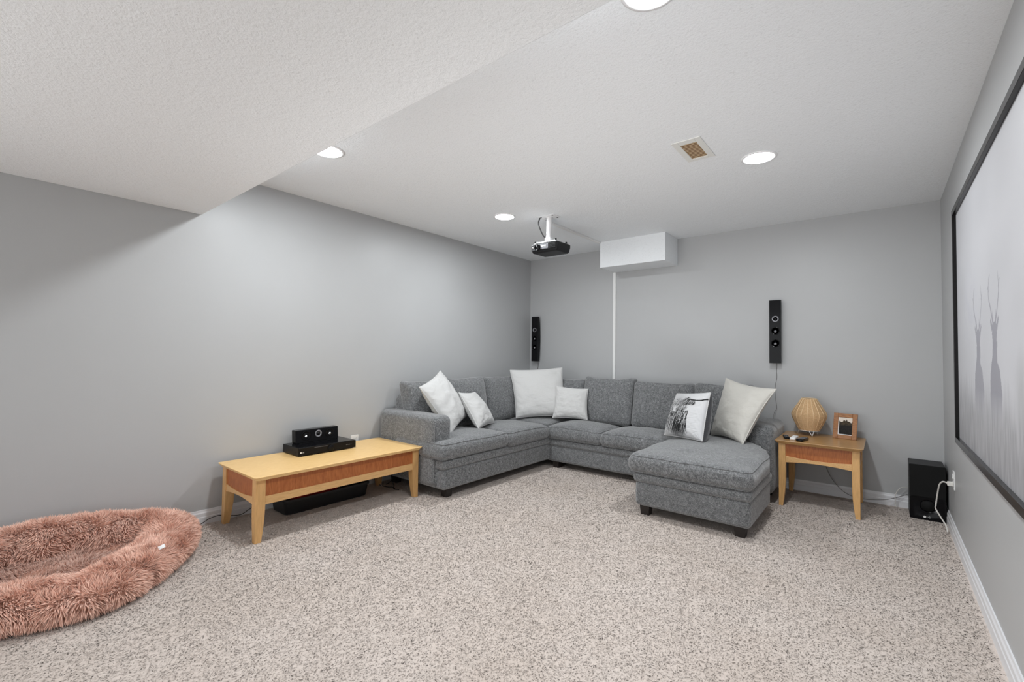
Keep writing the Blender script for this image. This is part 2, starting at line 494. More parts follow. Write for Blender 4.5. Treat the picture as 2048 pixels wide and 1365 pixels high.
# back cushions: w along the wall, lean back, ears up
def back_cushion(c, ux, fx, w, h=.455, t=.21, lean=.20, seed=0, ear=.02):
    ux = np.array(ux, float); fx = np.array(fx, float)
    lo = np.array([-w/2, -t/2, 0.]); hi = np.array([w/2, t/2, h])
    def fn(P):
        u = (P-lo)/(hi-lo)*2-1
        Q = P.copy()
        body = np.clip(1-np.abs(u[:, 0])**3, 0, 1)*np.clip(1-np.abs(u[:, 2])**3, 0, 1)
        Q[:, 1] *= .62+.42*body
        Q[:, 2] += ear*np.abs(u[:, 0])**5*np.clip(u[:, 2], 0, 1)**3
        Q[:, 0] -= .02*np.sign(u[:, 0])*np.clip(1-u[:, 2]**2, 0, 1)*np.abs(u[:, 0])**3*.3
        d = np.array([nz(p, 6, seed) for p in P]); d2 = np.array([nz(p, 15, seed+2) for p in P])
        Q[:, 1] += d*.014+d2*.004; Q[:, 2] += d*.010*np.clip(u[:, 2], 0, 1)
        # lean back
        y = Q[:, 1]+Q[:, 2]*math.sin(lean); z = Q[:, 2]*math.cos(lean)
        return np.array(c)+np.outer(Q[:, 0], ux)-np.outer(y, fx)+np.outer(z, [0, 0, 1])
    P, Fc = rbox_geo(lo, hi, .05, (12, 3, 10), fn)
    o = mk('back_cushion', P, Fc, SF, sofa)
    s = []
    for k in range(60):
        a = 2*math.pi*k/60; ca, sa = math.cos(a), math.sin(a)
        q = max(abs(ca), abs(sa)); e = (ca/q, sa/q)
        m_ = (abs(e[0])**8+abs(e[1])**8)**(1/8)
        s.append((e[0]/m_*(w/2-.006), -t/2*.9+.02, h/2+e[1]/m_*(h/2-.006)))
    tube('piping', [tuple(p) for p in fn(np.array(s))], .004, SF, o, 6, True)
    return o
X = (1, 0, 0); Y = (0, 1, 0)
BZ = .445
back_cushion((-3.23, 2.80, BZ), Y, X, .48, .455, seed=1)
back_cushion((-3.23, 3.31, BZ), Y, X, .55, .465, seed=2, ear=.03)
back_cushion((-3.24, 3.89, BZ), Y, X, .60, .465, seed=3)
back_cushion((-2.83, 4.36, BZ), X, (0, -1, 0), .60, .44, seed=4)
back_cushion((-2.245, 4.36, BZ), X, (0, -1, 0), .575, .47, seed=5, ear=.035)
back_cushion((-1.665, 4.36, BZ), X, (0, -1, 0), .585, .455, seed=6, ear=.015)
back_cushion((-1.115, 4.36, BZ), X, (0, -1, 0), .50, .465, seed=7)
def leg_block(x, y, z1, w=.075, f=.78):
    bm = bmesh.new(); bx(bm, (x-w/2, y-w/2, 0), (x+w/2, y+w/2, z1), .003)
    for v in bm.verts:
        k = f+(1-f)*max(0, v.co.z)/z1
        v.co.x = x+(v.co.x-x)*k; v.co.y = y+(v.co.y-y)*k
    fin('leg', bm, M['dark'], sofa)
for x, y in ((-2.745, 2.575), (-3.38, 2.56), (-2.60, 3.98), (-1.345, 3.245), (-.715, 3.25), (-.755, 4.40), (-3.38, 4.5), (-1.5, 3.99)):
    leg_block(x, y, .08)

# ------------------------------------------------------------------ throw pillows
def pillow(name, label, C, T, mf, mb, seed, pinch=.07, n=40, colorfn=None, pipe=None, group='loose pillows on the sectional sofa', sag=.2, wr=.8, TB=None, eb=.42):
    """C: corners TL, TR, BR, BL of the face as seen from the room"""
    TL, TR, BR, BL = [np.array(c, float) for c in C]
    nrm = np.cross(TR-TL, TL-BL); nrm /= np.linalg.norm(nrm)
    if nrm @ (np.array([0, 0, CAM_H])-TL) < 0: nrm = -nrm
    g = np.linspace(-1, 1, n+1); g = np.sign(g)*(1-(1-np.abs(g))**1.35)
    def surf(a, b):
        pa = a*(1-pinch*(1-b*b)); pb = b*(1-pinch*(1-a*a))
        s, t = (pa+1)/2, (pb+1)/2
        return BL*(1-s)*(1-t)+BR*s*(1-t)+TL*(1-s)*t+TR*s*t
    def thick(a, b, side):
        e = max(0., (1-a*a))*max(0., (1-b*b))
        h = (T/2 if side > 0 or TB is None else TB)*(e**(.42 if side > 0 else eb))*(1+sag*(-b)*.6)
        ed = min(1-abs(a), 1-abs(b))
        pleat = math.sin((a*1.3+b if abs(a) > abs(b) else b*1.2+a)*23+seed+3*nz((a, b, side), 2.5, seed))
        h += wr*.006*pleat*math.exp(-ed*7)*(min(1, ed*9))
        h += wr*.012*nz((a*1.1, b*1.5, side), 2.2, seed)*min(1, ed*4)
        rg = nz((a*.8+b*.5, b*2.2-a*.6, side), 3.1, seed+9)
        h -= wr*.0055*max(0, 1-abs(rg)*4)**2*min(1, ed*5)
        return max(h, 0) if ed > 0 else 0
    obj_root = thing(name, tuple((BL+BR)/2), label, 'pillow', group)
    for side, mm, nm in ((1, mf, 'front_cover'), (-1, mb, 'back_cover')):
        V = []; UV = []
        for b in g:
            for a in g:
                V.append(surf(a, b)+nrm*side*thick(a, b, side)); UV.append((a, b))
        Fc = []
        for j in range(n):
            for i in range(n):
                q = [j*(n+1)+i, j*(n+1)+i+1, (j+1)*(n+1)+i+1, (j+1)*(n+1)+i]
                Fc.append(q if side > 0 else q[::-1])
        cl = colorfn(np.array(UV)) if (colorfn is not None and side > 0) else None
        mk(nm, V, Fc, mm, obj_root, colors=cl)
    ed = [(x, -1) for x in g[:-1]]+[(1, x) for x in g[:-1]]+[(-x, 1) for x in g[:-1]]+[(-1, -x) for x in g[:-1]]
    tube('piping', [tuple(surf(a, b)) for a, b in ed], .0045, pipe or mf, obj_root, 6, True)
    return obj_root
def cow_colors(UV):
    N = 300; img = np.full((N, N), .62)
    rg = np.random.default_rng(5)
    yy, xx = np.mgrid[0:N, 0:N]/(N-1)          # yy 0 top
    def blob(cx, cy, rx, ry, val, a=1.0, soft=.35):
        d = np.sqrt(((xx-cx)/rx)**2+((yy-cy)/ry)**2); w = np.clip((1-d)/soft, 0, 1)*a
        img[:] = img*(1-w)+val*w
    def stroke(pts, w0, val, a=.9, w1=None):
        P = np.array(spline(pts, 34))[:, :2]
        for i, p in enumerate(P):
            t = i/(len(P)-1); w = (w0*(1-t)+(w1 if w1 is not None else w0*.3)*t)
            x0, x1 = int((p[0]-w)*N), int((p[0]+w)*N)+2; y0, y1 = int((p[1]-w)*N), int((p[1]+w)*N)+2
            x0, y0 = max(x0, 0), max(y0, 0)
            if x1 <= x0 or y1 <= y0: continue
            s = (slice(y0, y1), slice(x0, x1))
            d = np.hypot(xx[s]-p[0], yy[s]-p[1]); k = np.clip((w-d)/(w*.5+1e-6), 0, 1)*a
            img[s] = img[s]*(1-k)+val*k
    # grey body wash then long dark and light hair strokes
    blob(.28, .55, .29, .50, .26, .8, .6); blob(.36, .80, .24, .26, .06, .85, .6)
    blob(.30, .62, .26, .48, .42, .5, .7)
    blob(.42, .85, .22, .22, .10, .75, .8); blob(.15, .80, .12, .22, .2, .6, .8); blob(.52, .75, .07, .28, .08, .7, .8)
    for i in range(230):
        x0 = rg.uniform(.06, .56); y0 = rg.uniform(.18, .78)
        L = rg.uniform(.1, .3); s = (x0-.34)*.5
        v = rg.choice([.02, .05, .12, .6, .75], p=[.34, .26, .10, .17, .13])
        if y0 < .45: v = rg.choice([.03, .12, .3, .6], p=[.3, .25, .25, .2])
        stroke([(x0, y0), (x0-.03+s*L, y0+L*.5), (x0-.05+rg.uniform(-.04, .04), min(.99, y0+L))], rg.uniform(.004, .011), v, .8)
    for i in range(150):
        x0 = rg.uniform(.27, .60); y0 = rg.uniform(.46, .80); L = rg.uniform(.12, .28)
        stroke([(x0, y0), (x0+rg.uniform(-.02, .02), y0+L*.5), (x0+rg.uniform(-.05, .02), min(.97, y0+L))], rg.uniform(.005, .012), .015, .92)
    for i in range(40):
        x0 = rg.uniform(.24, .60); y0 = rg.uniform(.42, .72); L = rg.uniform(.10, .3)
        stroke([(x0, y0), (x0-.02, y0+L*.5), (x0-.05, min(.97, y0+L))], .0045, .66, .85)
    for i in range(50):
        x0 = rg.uniform(.07, .26); y0 = rg.uniform(.60, .82); L = rg.uniform(.08, .2)
        stroke([(x0, y0), (x0-.02, y0+L*.5), (x0-.02, min(.97, y0+L))], .006, rg.choice([.03, .05, .5]), .85)
    # fringe over the brow, dark ear
    blob(.50, .27, .21, .085, .03, .97, .35); blob(.63, .29, .085, .06, .03, .97, .35)
    for i in range(46):
        x0 = rg.uniform(.42, .56); y0 = rg.uniform(.14, .22)
        stroke([(x0, y0), (x0-rg.uniform(.05, .16), y0+rg.uniform(.08, .16)), (x0-rg.uniform(.16, .33), y0+rg.uniform(.2, .42))], .006, rg.choice([.03, .12, .35, .66]), .85)
    for i in range(24):
        x0 = rg.uniform(.5, .6); stroke([(x0, .2), (x0+rg.uniform(-.02, .1), .27), (x0+rg.uniform(-.05, .12), .33)], .006, rg.choice([.04, .1, .7]), .85)
    # long horn to one side, stub to the other
    stroke([(.55, .20), (.68, .215), (.80, .20), (.90, .14), (.985, .135)], .022, .03, .97, .014)
    stroke([(.56, .185), (.70, .20), (.80, .183), (.90, .125)], .007, .5, .8)
    stroke([(.17, .19), (.22, .20), (.30, .17)], .012, .12, .9)
    # face: pale muzzle bridge, dark nose
    blob(.225, .44, .075, .10, .66, .95, .5); blob(.20, .54, .085, .06, .05, .97, .4); blob(.21, .525, .045, .02, .5, .8, .6)
    blob(.165, .45, .018, .03, .04, .95, .5); blob(.275, .44, .02, .03, .05, .95, .5); blob(.21, .595, .07, .03, .04, .9, .5)
    u = np.clip((((UV[:, 0]+1)/2*.88)*(N-1)).astype(int), 0, N-1); v = np.clip(((1-UV[:, 1])/2*(N-1)).astype(int), 0, N-1)
    g = img[v, u]
    return np.stack([g, g, g*1.01], 1)
W, CR = M['cotton'], M['cream']
pillow('throw_pillow', 'large white pillow leaning over the sofa arm beside the long table', [(-3.07, 2.545, .862), (-3.295, 2.985, .987), (-3.118, 3.178, .555), (-2.888, 2.752, .458)], .19, W, CR, 1, pipe=W)
pillow('throw_pillow', 'small white pillow propped against the large one at the sofa arm', [(-3.063, 3.008, .789), (-3.184, 3.354, .767), (-2.983, 3.424, .475), (-2.866, 3.072, .470)], .15, W, W, 2)
pillow('throw_pillow', 'biggest white square pillow standing in the corner of the sofa', [(-3.262, 4.003, .974), (-2.816, 4.387, 1.009), (-2.648, 4.237, .495), (-3.064, 3.875, .469)], .18, W, W, 3, pinch=.05)
pillow('throw_pillow', 'small white pillow in front of the corner pillow', [(-2.758, 4.193, .812), (-2.443, 4.322, .792), (-2.391, 4.22, .482), (-2.733, 4.083, .482)], .13, W, W, 4)
pillow('throw_pillow', 'black and white pillow printed with a shaggy long-horned cow', [(-1.405, 4.057, .824), (-1.075, 3.875, .862), (-1.088, 3.704, .497), (-1.449, 3.878, .482)], .16, M['cow'], M['darkcloth'], 5, pinch=.03, n=150, colorfn=cow_colors, pipe=M['cotton'], wr=.5, TB=.13, eb=.26)
pillow('throw_pillow', 'large cream pillow tilted onto the sofa arm behind the cow pillow', [(-1.077, 4.362, .964), (-.637, 4.05, .907), (-.841, 3.897, .479), (-1.167, 4.227, .470)], .17, CR, CR, 6, pinch=.10, TB=.075, eb=.38)

# ------------------------------------------------------------------ tables
def sabre_leg(x, y, sx, sy, z1, w, parent):
    """outer corner at (x, y); sx, sy point inward; inner faces sweep away near the foot"""
    V = []; Fc = []
    zs = [0, .03, .06, .10, .15, .20, .26, z1]
    for z in zs:
        k = w-(.019*max(0, 1-z/.2)**1.5)
        for (a, b) in ((0, 0), (k, 0), (k, k), (0, k)): V.append((x+sx*a, y+sy*b, z))
    for i in range(len(zs)-1):
        for j in range(4): Fc.append([i*4+j, i*4+(j+1) % 4, (i+1)*4+(j+1) % 4, (i+1)*4+j])
    Fc += [[0, 1, 2, 3], [(len(zs)-1)*4+j for j in range(4)]]
    bm = bmesh.new(); vs = [bm.verts.new(v) for v in V]
    for f in Fc: bm.faces.new([vs[i] for i in f])
    bmesh.ops.recalc_face_normals(bm, faces=bm.faces)
    bmesh.ops.bevel(bm, geom=[e for e in bm.edges if e.calc_face_angle(0) > .8], offset=.0025, segments=2, profile=.5, affect='EDGES')
    fin('leg', bm, M['mapleleg'], parent)
def arch_rail(p0, p1, zt, zb, sag, arch, axis, a, b, parent):
    """rail between p0 and p1 along one axis; a..b is its thickness range on the other"""
    k = 14; o = []
    for i in range(k+1):
        t = i/k; o.append((p0+(p1-p0)*t, zb+arch*(1-(2*t-1)**2)))
    for i in range(k, -1, -1):
        t = i/k; o.append((p0+(p1-p0)*t, zt-sag*(1-(2*t-1)**2)))
    prism('rail', o, axis, a, b, M['maplerail'], parent, .0015)
def wood_table(name, label, x0, x1, y0, y1, z, ix0, ix1, iy0, iy1, w, rail_t, rail_b, top_mat, sag, arch, front, th=.024):
    t = thing(name, ((x0+x1)/2, (y0+y1)/2, 0), label, 'table')
    bm = bmesh.new(); bx(bm, (x0, y0, z-th), (x1, y1, z), 0)
    cr = [e for e in bm.edges if abs(e.verts[0].co.z-e.verts[1].co.z) > .01]
    bmesh.ops.bevel(bm, geom=cr, offset=.02, segments=5, profile=.5, affect='EDGES')
    for v in bm.verts:                       # undercut edge
        if v.co.z < z-th/2:
            v.co.x += .016*(1 if v.co.x < (x0+x1)/2 else -1); v.co.y += .016*(1 if v.co.y < (y0+y1)/2 else -1)
    bmesh.ops.bevel(bm, geom=[e for e in bm.edges if e.calc_face_angle(0) > .5 and max(v.co.z for v in e.verts) > z-.001], offset=.003, segments=2, profile=.5, affect='EDGES')
    fin('tabletop', bm, top_mat, t)
    zt = z-th
    for (x, y, sx, sy) in ((ix0, iy0, 1, 1), (ix1, iy0, -1, 1), (ix0, iy1, 1, -1), (ix1, iy1, -1, -1)):
        sabre_leg(x, y, sx, sy, zt, w, t)
    d = .004; tk = .018
    for (a, b) in ((ix0+d, ix0+d+tk), (ix1-d-tk, ix1-d)):
        s, r = (sag, arch) if front == 'y' else (0, 0)
        s, r = (0, .003) if front == 'x' else (sag, arch)
        arch_rail(iy0+w, iy1-w, rail_t, rail_b, s, r, 'x', a, b, t)
        box('side_panel', (a+.005, iy0+w, rail_t-.02), (b-.005, iy1-w, zt), M['cherry'], t, .001)
    for (a, b) in ((iy0+d, iy0+d+tk), (iy1-d-tk, iy1-d)):
        arch_rail(ix0+w, ix1-w, rail_t, rail_b, sag, arch, 'y', a, b, t)
        box('side_panel', (ix0+w, a+.005, rail_t-.02), (ix1-w, b-.005, zt), M['cherry'], t, .001)
    return t
wood_table('coffee_table', 'long low maple and cherry table against the wall beside the sofa arm', -3.462, -2.862, 1.160, 2.424, .405, -3.437, -2.91, 1.186, 2.418, .056, .272, .222, M['maple'], .014, .014, 'x')
wood_table('side_table', 'small maple and cherry side table between sofa and black subwoofer', -.660, -.104, 4.085, 4.69, .510, -.636, -.127, 4.128, 4.66, .047, .388, .338, M['maplex'], .012, .014, 'y')

# ------------------------------------------------------------------ on and under the long table
rc = thing('disc_receiver', (-3.33, 1.81, .405), 'flat black disc receiver lying on the long table', 'receiver')
bm = bmesh.new(); bx(bm, (-3.455, 1.586, .411), (-3.214, 2.034, .466), .003)
fin('casing', bm, M['black'], rc)
box('front_panel', (-3.216, 1.584, .412), (-3.208, 2.036, .467), M['gloss'], rc, .002)
box('top_panel', (-3.452, 1.588, .4655), (-3.216, 2.032, .4685), M['gloss'], rc, .001)
for y in (1.61, 2.01):
    for x in (-3.24, -3.43): lathe('foot', [(.012, 0), (.013, .007)], (x, y, .405), M['matte'], rc, 16)
lathe('volume_dial', [(.024, 0), (.024, .006), (.021, .008), (0.002, .008)], (-3.208, 1.83, .437), M['gloss'], rc, 28, 'x')
for k in range(4): lathe('button', [(.0022, 0), (.0022, .0012)], (-3.2075, 1.955+k*.013, .441), M['silver'], rc, 10, 'x')
box('disc_slot', (-3.2085, 1.70, .456), (-3.2068, 1.80, .459), M['grey'], rc, 0)
logo((-3.2070, 1.605, .434), Y, (0, 0, 1), .012, M['white'], rc)
lathe('headphone_socket', [(.004, 0), (.004, .001)], (-3.25, 1.5855, .432), M['matte'], rc, 12, 'y')

cs = thing('centre_speaker', (-3.39, 1.81, .4685), 'black three-driver centre speaker standing on the disc receiver', 'speaker')
def lean(P, x0, z0, k): return [(p[0]-(p[2]-z0)*k, p[1], p[2]) for p in P]
bm = bmesh.new(); bx(bm, (-3.425, 1.638, .4685), (-3.362, 1.978, .566), .006)
for v in bm.verts: v.co.x -= (v.co.z-.4685)*.10
fin('cabinet', bm, M['gloss'], cs)
def driver(parent, c, r, axis, sgn, ring=None, cone=None, name='driver'):
    o = lathe(name, [(r, 0), (r, sgn*.002), (r*.9, sgn*.003), (r*.8, -sgn*.0), (r*.35, -sgn*.0), (r*.3, sgn*.003), (.0005, sgn*.0045)], c, cone or M['black'], parent, 28, axis, cap=False)
    if ring:
        lathe('driver_ring', [(r*.98, sgn*.0005), (r*.98, sgn*.0035), (r*.86, sgn*.0045), (r*.62, sgn*.001)], c, ring, o, 28, axis, cap=False)
    return o
driver(cs, (-3.3665, 1.812, .528), .027, 'x', 1, M['silver'])
for y in (1.715, 1.905):
    o = driver(cs, (-3.366, y, .522), .036, 'x', 1, None, M['gloss'])
    lathe('phase_plug', [(.013, .001), (.011, .006), (.001, .012)], (-3.366, y, .516), M['chrome'], o, 20, 'x')
box('foot', (-3.42, 1.66, .467), (-3.36, 1.96, .4705), M['matte'], cs, 0)

tb = thing('storage_tub', (-3.36, 1.85, 0), 'open black plastic tub on the carpet under the long table', 'tub')
def tub_geo(x0, x1, y0, y1, h, fl, wall):
    prof = []
    bm = bmesh.new()
    def ringv(ins, z, ex):
        pts = []; r = .035
        xa, xb, ya, yb = x0+ins-ex, x1-ins+ex, y0+ins-ex, y1-ins+ex
        for (cx, cy), a0 in (((xb-r, yb-r), 0), ((xa+r, yb-r), 90), ((xa+r, ya+r), 180), ((xb-r, ya+r), 270)):
            for k in range(6):
                a = math.radians(a0+90*k/5); pts.append(bm.verts.new((cx+r*math.cos(a), cy+r*math.sin(a), z)))
        return pts
    R = [ringv(.008, .001, 0), ringv(0, .01, 0), ringv(0, h-.014, fl), ringv(0, h-.014, fl+.008), ringv(0, h, fl+.008), ringv(wall, h, fl), ringv(wall, .012, 0)]
    for a, b in zip(R, R[1:]):
        for i in range(len(a)): bm.faces.new([a[i], a[(i+1) % len(a)], b[(i+1) % len(a)], b[i]])
    bm.faces.new(R[0][::-1]); bm.faces.new(R[-1])
    bmesh.ops.recalc_face_normals(bm, faces=bm.faces)
    return bm
fin('tub_shell', tub_geo(-3.46, -3.242, 1.522, 2.175, .110, .010, .006), M['bin'], tb)
rd = thing('red_case', (-3.36, 1.80, .012), 'red plastic case lying inside the black tub', 'case')
bm = bmesh.new(); bx(bm, (-3.44, 1.64, .013), (-3.275, 1.93, .125), .012, 3); fin('case_body', bm, M['red'], rd)
box('case_lid', (-3.442, 1.638, .105), (-3.268, 1.932, .137), M['red'], rd, .008, 3)

def outlet(name, label, c, axis, sgn, w=.073, h=.117):
    o = thing(name, c, label, 'outlet')
    def L(a, d, z): return (c[0]+sgn*d, c[1]+a, c[2]+z)
    def bb(nm, a0, a1, d0, d1, z0, z1, m, bev):
        p, q = L(a0, d0, z0), L(a1, d1, z1)
        return box(nm, tuple(min(p[i], q[i]) for i in range(3)), tuple(max(p[i], q[i]) for i in range(3)), m, o, bev)
    bb('cover_plate', -w/2, w/2, 0, .006, -h/2, h/2, M['white'], .002)
    for z in (-.024, .024):
        s = bb('socket_face', -.017, .017, .005, .0075, z-.014, z+.014, M['white'], .004)
        for a in (-.007, .006): bx_ = bb('slot', a-.001, a+.001, .0072, .0078, z-.004, z+.006, M['black'], 0); bx_.parent = s
    return o
outlet('wall_outlet', 'white wall outlet half hidden behind the long table', (XL, 2.212, .388), 'x', 1)
outlet('wall_outlet', 'white wall outlet with a plug beside the framed deer picture', (XR, 4.11, .375), 'x', -1)

# ------------------------------------------------------------------ on the side table
TZ = .510
lp = thing('table_lamp', (-.476, 4.545, TZ), 'woven rattan table lamp on white wire feet, unlit', 'lamp')
LC = (-.476, 4.545)
prof = [(float(np.interp(z, [.553, .60, .64, .665, .682, .70, .73, .77, .813], [.070, .094, .113, .1215, .1235, .119, .102, .077, .052])), z) for z in np.linspace(.553, .813, 27)]
def prof_r(z):
    return float(np.interp(z, [p[1] for p in prof], [p[0] for p in prof]))
# woven cane rings over stakes
V = []; Fc = []
NS = 30
zz = .556; ring_i = 0
while zz < .811:
    path = []
    for k in range(NS*4):
        a = 2*math.pi*k/(NS*4)
        wv = .0016*math.cos(NS/2*a*2/2+math.pi*ring_i)
        r = prof_r(zz)+wv+.0012
        path.append((LC[0]+r*math.cos(a), LC[1]+r*math.sin(a), zz+.0006*math.sin(3*a+ring_i)))
    v, f = tube_geo(path, .0021, 5, True)
    n0 = len(V); V += v; Fc += [[i+n0 for i in q] for q in f]
    zz += .0041; ring_i += 1
sh = mk('lamp_shade', V, Fc, M['rattan'], lp); sh['kind'] = 'stuff'
lathe('shade_lining', [(p[0]-.0015, p[1]) for p in prof], (*LC, 0), M['rattan'], lp, 40, cap=False)
for k in range(18):
    a = 2*math.pi*(k+.5)/18
    tube('stake', [(LC[0]+(p[0]+.0018)*math.cos(a), LC[1]+(p[0]+.0018)*math.sin(a), p[1]) for p in prof], .0028, M['rattan2'], lp, 5)
for z, r, nm in ((.813, .053, 'top_rim'), (.553, .071, 'bottom_rim')):
    tube(nm, [(LC[0]+r*math.cos(2*math.pi*k/40), LC[1]+r*math.sin(2*math.pi*k/40), z) for k in range(40)], .004, M['rattan2'] if z > .7 else M['whitemetal'], lp, 6, True)
for k in range(3):
    a = math.radians(-70+120*k); da = .24
    P = [(LC[0]+.07*math.cos(a-da), LC[1]+.07*math.sin(a-da), .552), (LC[0]+.085*math.cos(a), LC[1]+.085*math.sin(a), TZ+.003), (LC[0]+.07*math.cos(a+da), LC[1]+.07*math.sin(a+da), .552)]
    tube('wire_foot', P, .0028, M['whitemetal'], lp, 6)

def photo_frame():
    t = thing('photo_frame', (-.232, 4.55, TZ), 'small wooden photo frame leaning on the side table beside the rattan lamp', 'frame')
    c0 = Vector((-.238, 4.515, TZ+.001)); u = Vector((.985, -.17, 0)).normalized(); n = Vector((u.y, -u.x, 0)); n = n if n.y < 0 else -n
    v = (Vector((0, 0, 1))*math.cos(.26)-n*math.sin(.26)).normalized(); nn = u.cross(v)
    if nn.y > 0: nn = -nn
    w, h, bw, th = .158, .205, .032, .016
    def quad(nm, a0, a1, b0, b1, d0, d1, m, bev=.002):
        bm = bmesh.new(); bx(bm, (a0, b0, d0), (a1, b1, d1), bev)
        for x in bm.verts: x.co = c0+u*x.co.x+v*x.co.y+nn*x.co.z
        bmesh.ops.recalc_face_normals(bm, faces=bm.faces)
        return fin(nm, bm, m, t)
    quad('frame_side', -w/2, -w/2+bw, 0, h, -th, 0, M['frame']); quad('frame_side', w/2-bw, w/2, 0, h, -th, 0, M['frame'])
    quad('frame_rail', -w/2+bw, w/2-bw, 0, bw, -th, 0, M['frame']); quad('frame_rail', -w/2+bw, w/2-bw, h-bw, h, -th, 0, M['frame'])
    quad('mat_board', -w/2+bw-.004, w/2-bw+.004, bw-.004, h-bw+.004, -.010, -.006, M['tag'], 0)
    # photograph: pale sky at the top over a dark wooded ground
    nx, ny = 40, 54; V = []; C = []; rg = np.random.default_rng(2)
    a0, a1, b0, b1 = -w/2+bw+.006, w/2-bw-.001, bw+.006, h-bw-.001
    for j in range(ny+1):
        for i in range(nx+1):
            s, q = i/nx, j/ny
            p = c0+u*(a0+(a1-a0)*s)+v*(b0+(b1-b0)*q)-nn*.0055
            V.append(tuple(p))
            k = nz((s*6, q*6, 0), 1.6, 4)
            sky = q > .80+.10*k-.06*math.sin(s*9)
            c = np.array([.75, .68, .6]) if sky else (np.array([.035, .026, .017]) if q > .52 else np.array([.010, .008, .007]))
            if not sky: c = c*(1+.9*k)+np.array([.05, .03, .01])*max(0, q-.55)*4*(.6+k)
            C.append(np.clip(c, 0.004, 1))
    Fc = [[j*(nx+1)+i, j*(nx+1)+i+1, (j+1)*(nx+1)+i+1, (j+1)*(nx+1)+i] for j in range(ny) for i in range(nx)]
    mk('photograph', V, Fc, M['photo'], t, colors=np.array(C))
    # easel leg
    bm = bmesh.new(); bx(bm, (-.025, .0, -th-.004), (.025, h*.72, -th), .001)
    for x in bm.verts:
        p = c0+u*x.co.x+v*x.co.y+nn*x.co.z
        k = 1-(x.co.y/(h*.72)); x.co = p+Vector((0, .06*k, 0)); 
        if k > .9: x.co.z = TZ+.001
    fin('easel_leg', bm, M['frame'], t)
photo_frame()

def remote(label, c, ang, L, w, h, m, keym, nk, scallop=False):
    t = thing('remote_control', (c[0], c[1], TZ), label, 'remote')
    u = Vector((math.cos(ang), math.sin(ang), 0)); v = Vector((-u.y, u.x, 0))
    bm = bmesh.new(); bx(bm, (-w/2, -L/2, 0), (w/2, L/2, h), min(.006, h*.4), 3)
    for x in bm.verts:
        k = 1-.12*(x.co.y/(L/2))**2
        x.co = Vector((c[0], c[1], TZ+.0005))+u*x.co.x*k+v*x.co.y+Vector((0, 0, x.co.z))
    fin('casing', bm, m, t, True)
    for j in range(nk):
        for i in (-1, 0, 1):
            p = Vector((c[0], c[1], TZ+h))+u*(i*w*.26)+v*((j-(nk-1)/2)*L*.8/nk)
            lathe('key', [(w*.09, -.001), (w*.09, .0018), (w*.07, .0024)], tuple(p), keym, t, 8)
    return t
remote('small black remote control nearest the sofa on the side table', (-.600, 4.245, 0), .25, .12, .042, .018, M['gloss'], M['grey'], 4)
remote('white remote control between the two black ones', (-.543, 4.235, 0), -.05, .14, .044, .020, M['white'], M['white'], 4)
remote('wider black remote control on the lamp side of the white one', (-.484, 4.20, 0), -.18, .15, .05, .019, M['gloss'], M['silver'], 5)

# ------------------------------------------------------------------ subwoofer and its plug
sw = thing('subwoofer', (.25, 4.57, 0), 'black subwoofer box on the carpet in the back right corner', 'speaker')
box('cabinet', (.150, 4.452, .002), (.343, 4.69, .391), M['black'], sw, .003)
box('grille_panel', (.149, 4.440, .163), (.344, 4.453, .391), M['matte'], sw, .003)
def port_panel():
    # glossy lower front with a round port hole
    x0, x1, z0, z1, y = .149, .344, .004, .162, 4.441; cx, cz, r = .247, .103, .046; n = 40
    V = []; Fc = []
    for k in range(n):
        a = 2*math.pi*k/n; dx, dz = math.cos(a), math.sin(a)
        t = min(((x1-cx)/dx if dx > 1e-9 else (x0-cx)/dx if dx < -1e-9 else 9), ((z1-cz)/dz if dz > 1e-9 else (z0-cz)/dz if dz < -1e-9 else 9))
        V.append((cx+dx*t, y, cz+dz*t))
    for rr, yy in ((r, y), (r*.86, y+.006), (r*.80, y+.03), (r*.80, y+.011)): 
        V += [(cx+rr*math.cos(2*math.pi*k/n), yy, cz+rr*math.sin(2*math.pi*k/n)) for k in range(n)]
    for j in range(3):
        for k in range(n): Fc.append([j*n+k, j*n+(k+1) % n, (j+1)*n+(k+1) % n, (j+1)*n+k])
    o = mk('front_panel', V, Fc, M['gloss'], sw, True)
    lathe('port', [(r*.8, .0), (r*.8, .011)], (cx, y+.0, cz), M['matte'], o, 32, 'y')
port_panel()
logo((.235, 4.4395, .026), X, (0, 0, 1), .016, M['white'], sw)

pg = thing('power_cord', (.33, 4.09, .37), 'cream power cord plugged in above the subwoofer and hanging to the carpet', 'cord')
bm = bmesh.new(); bx(bm, (.322, 4.088, .338), (.3515, 4.118, .364), .004)
fin('plug', bm, M['cordw'], pg)
tube('cord', spline([(.326, 4.103, .352), (.303, 4.11, .356), (.288, 4.14, .325), (.280, 4.20, .232), (.274, 4.21, .175), (.274, 4.22, .148), (.297, 4.21, .10), (.322, 4.20, .05), (.328, 4.19, .012)], 8), .0042, M['cordw'], pg)

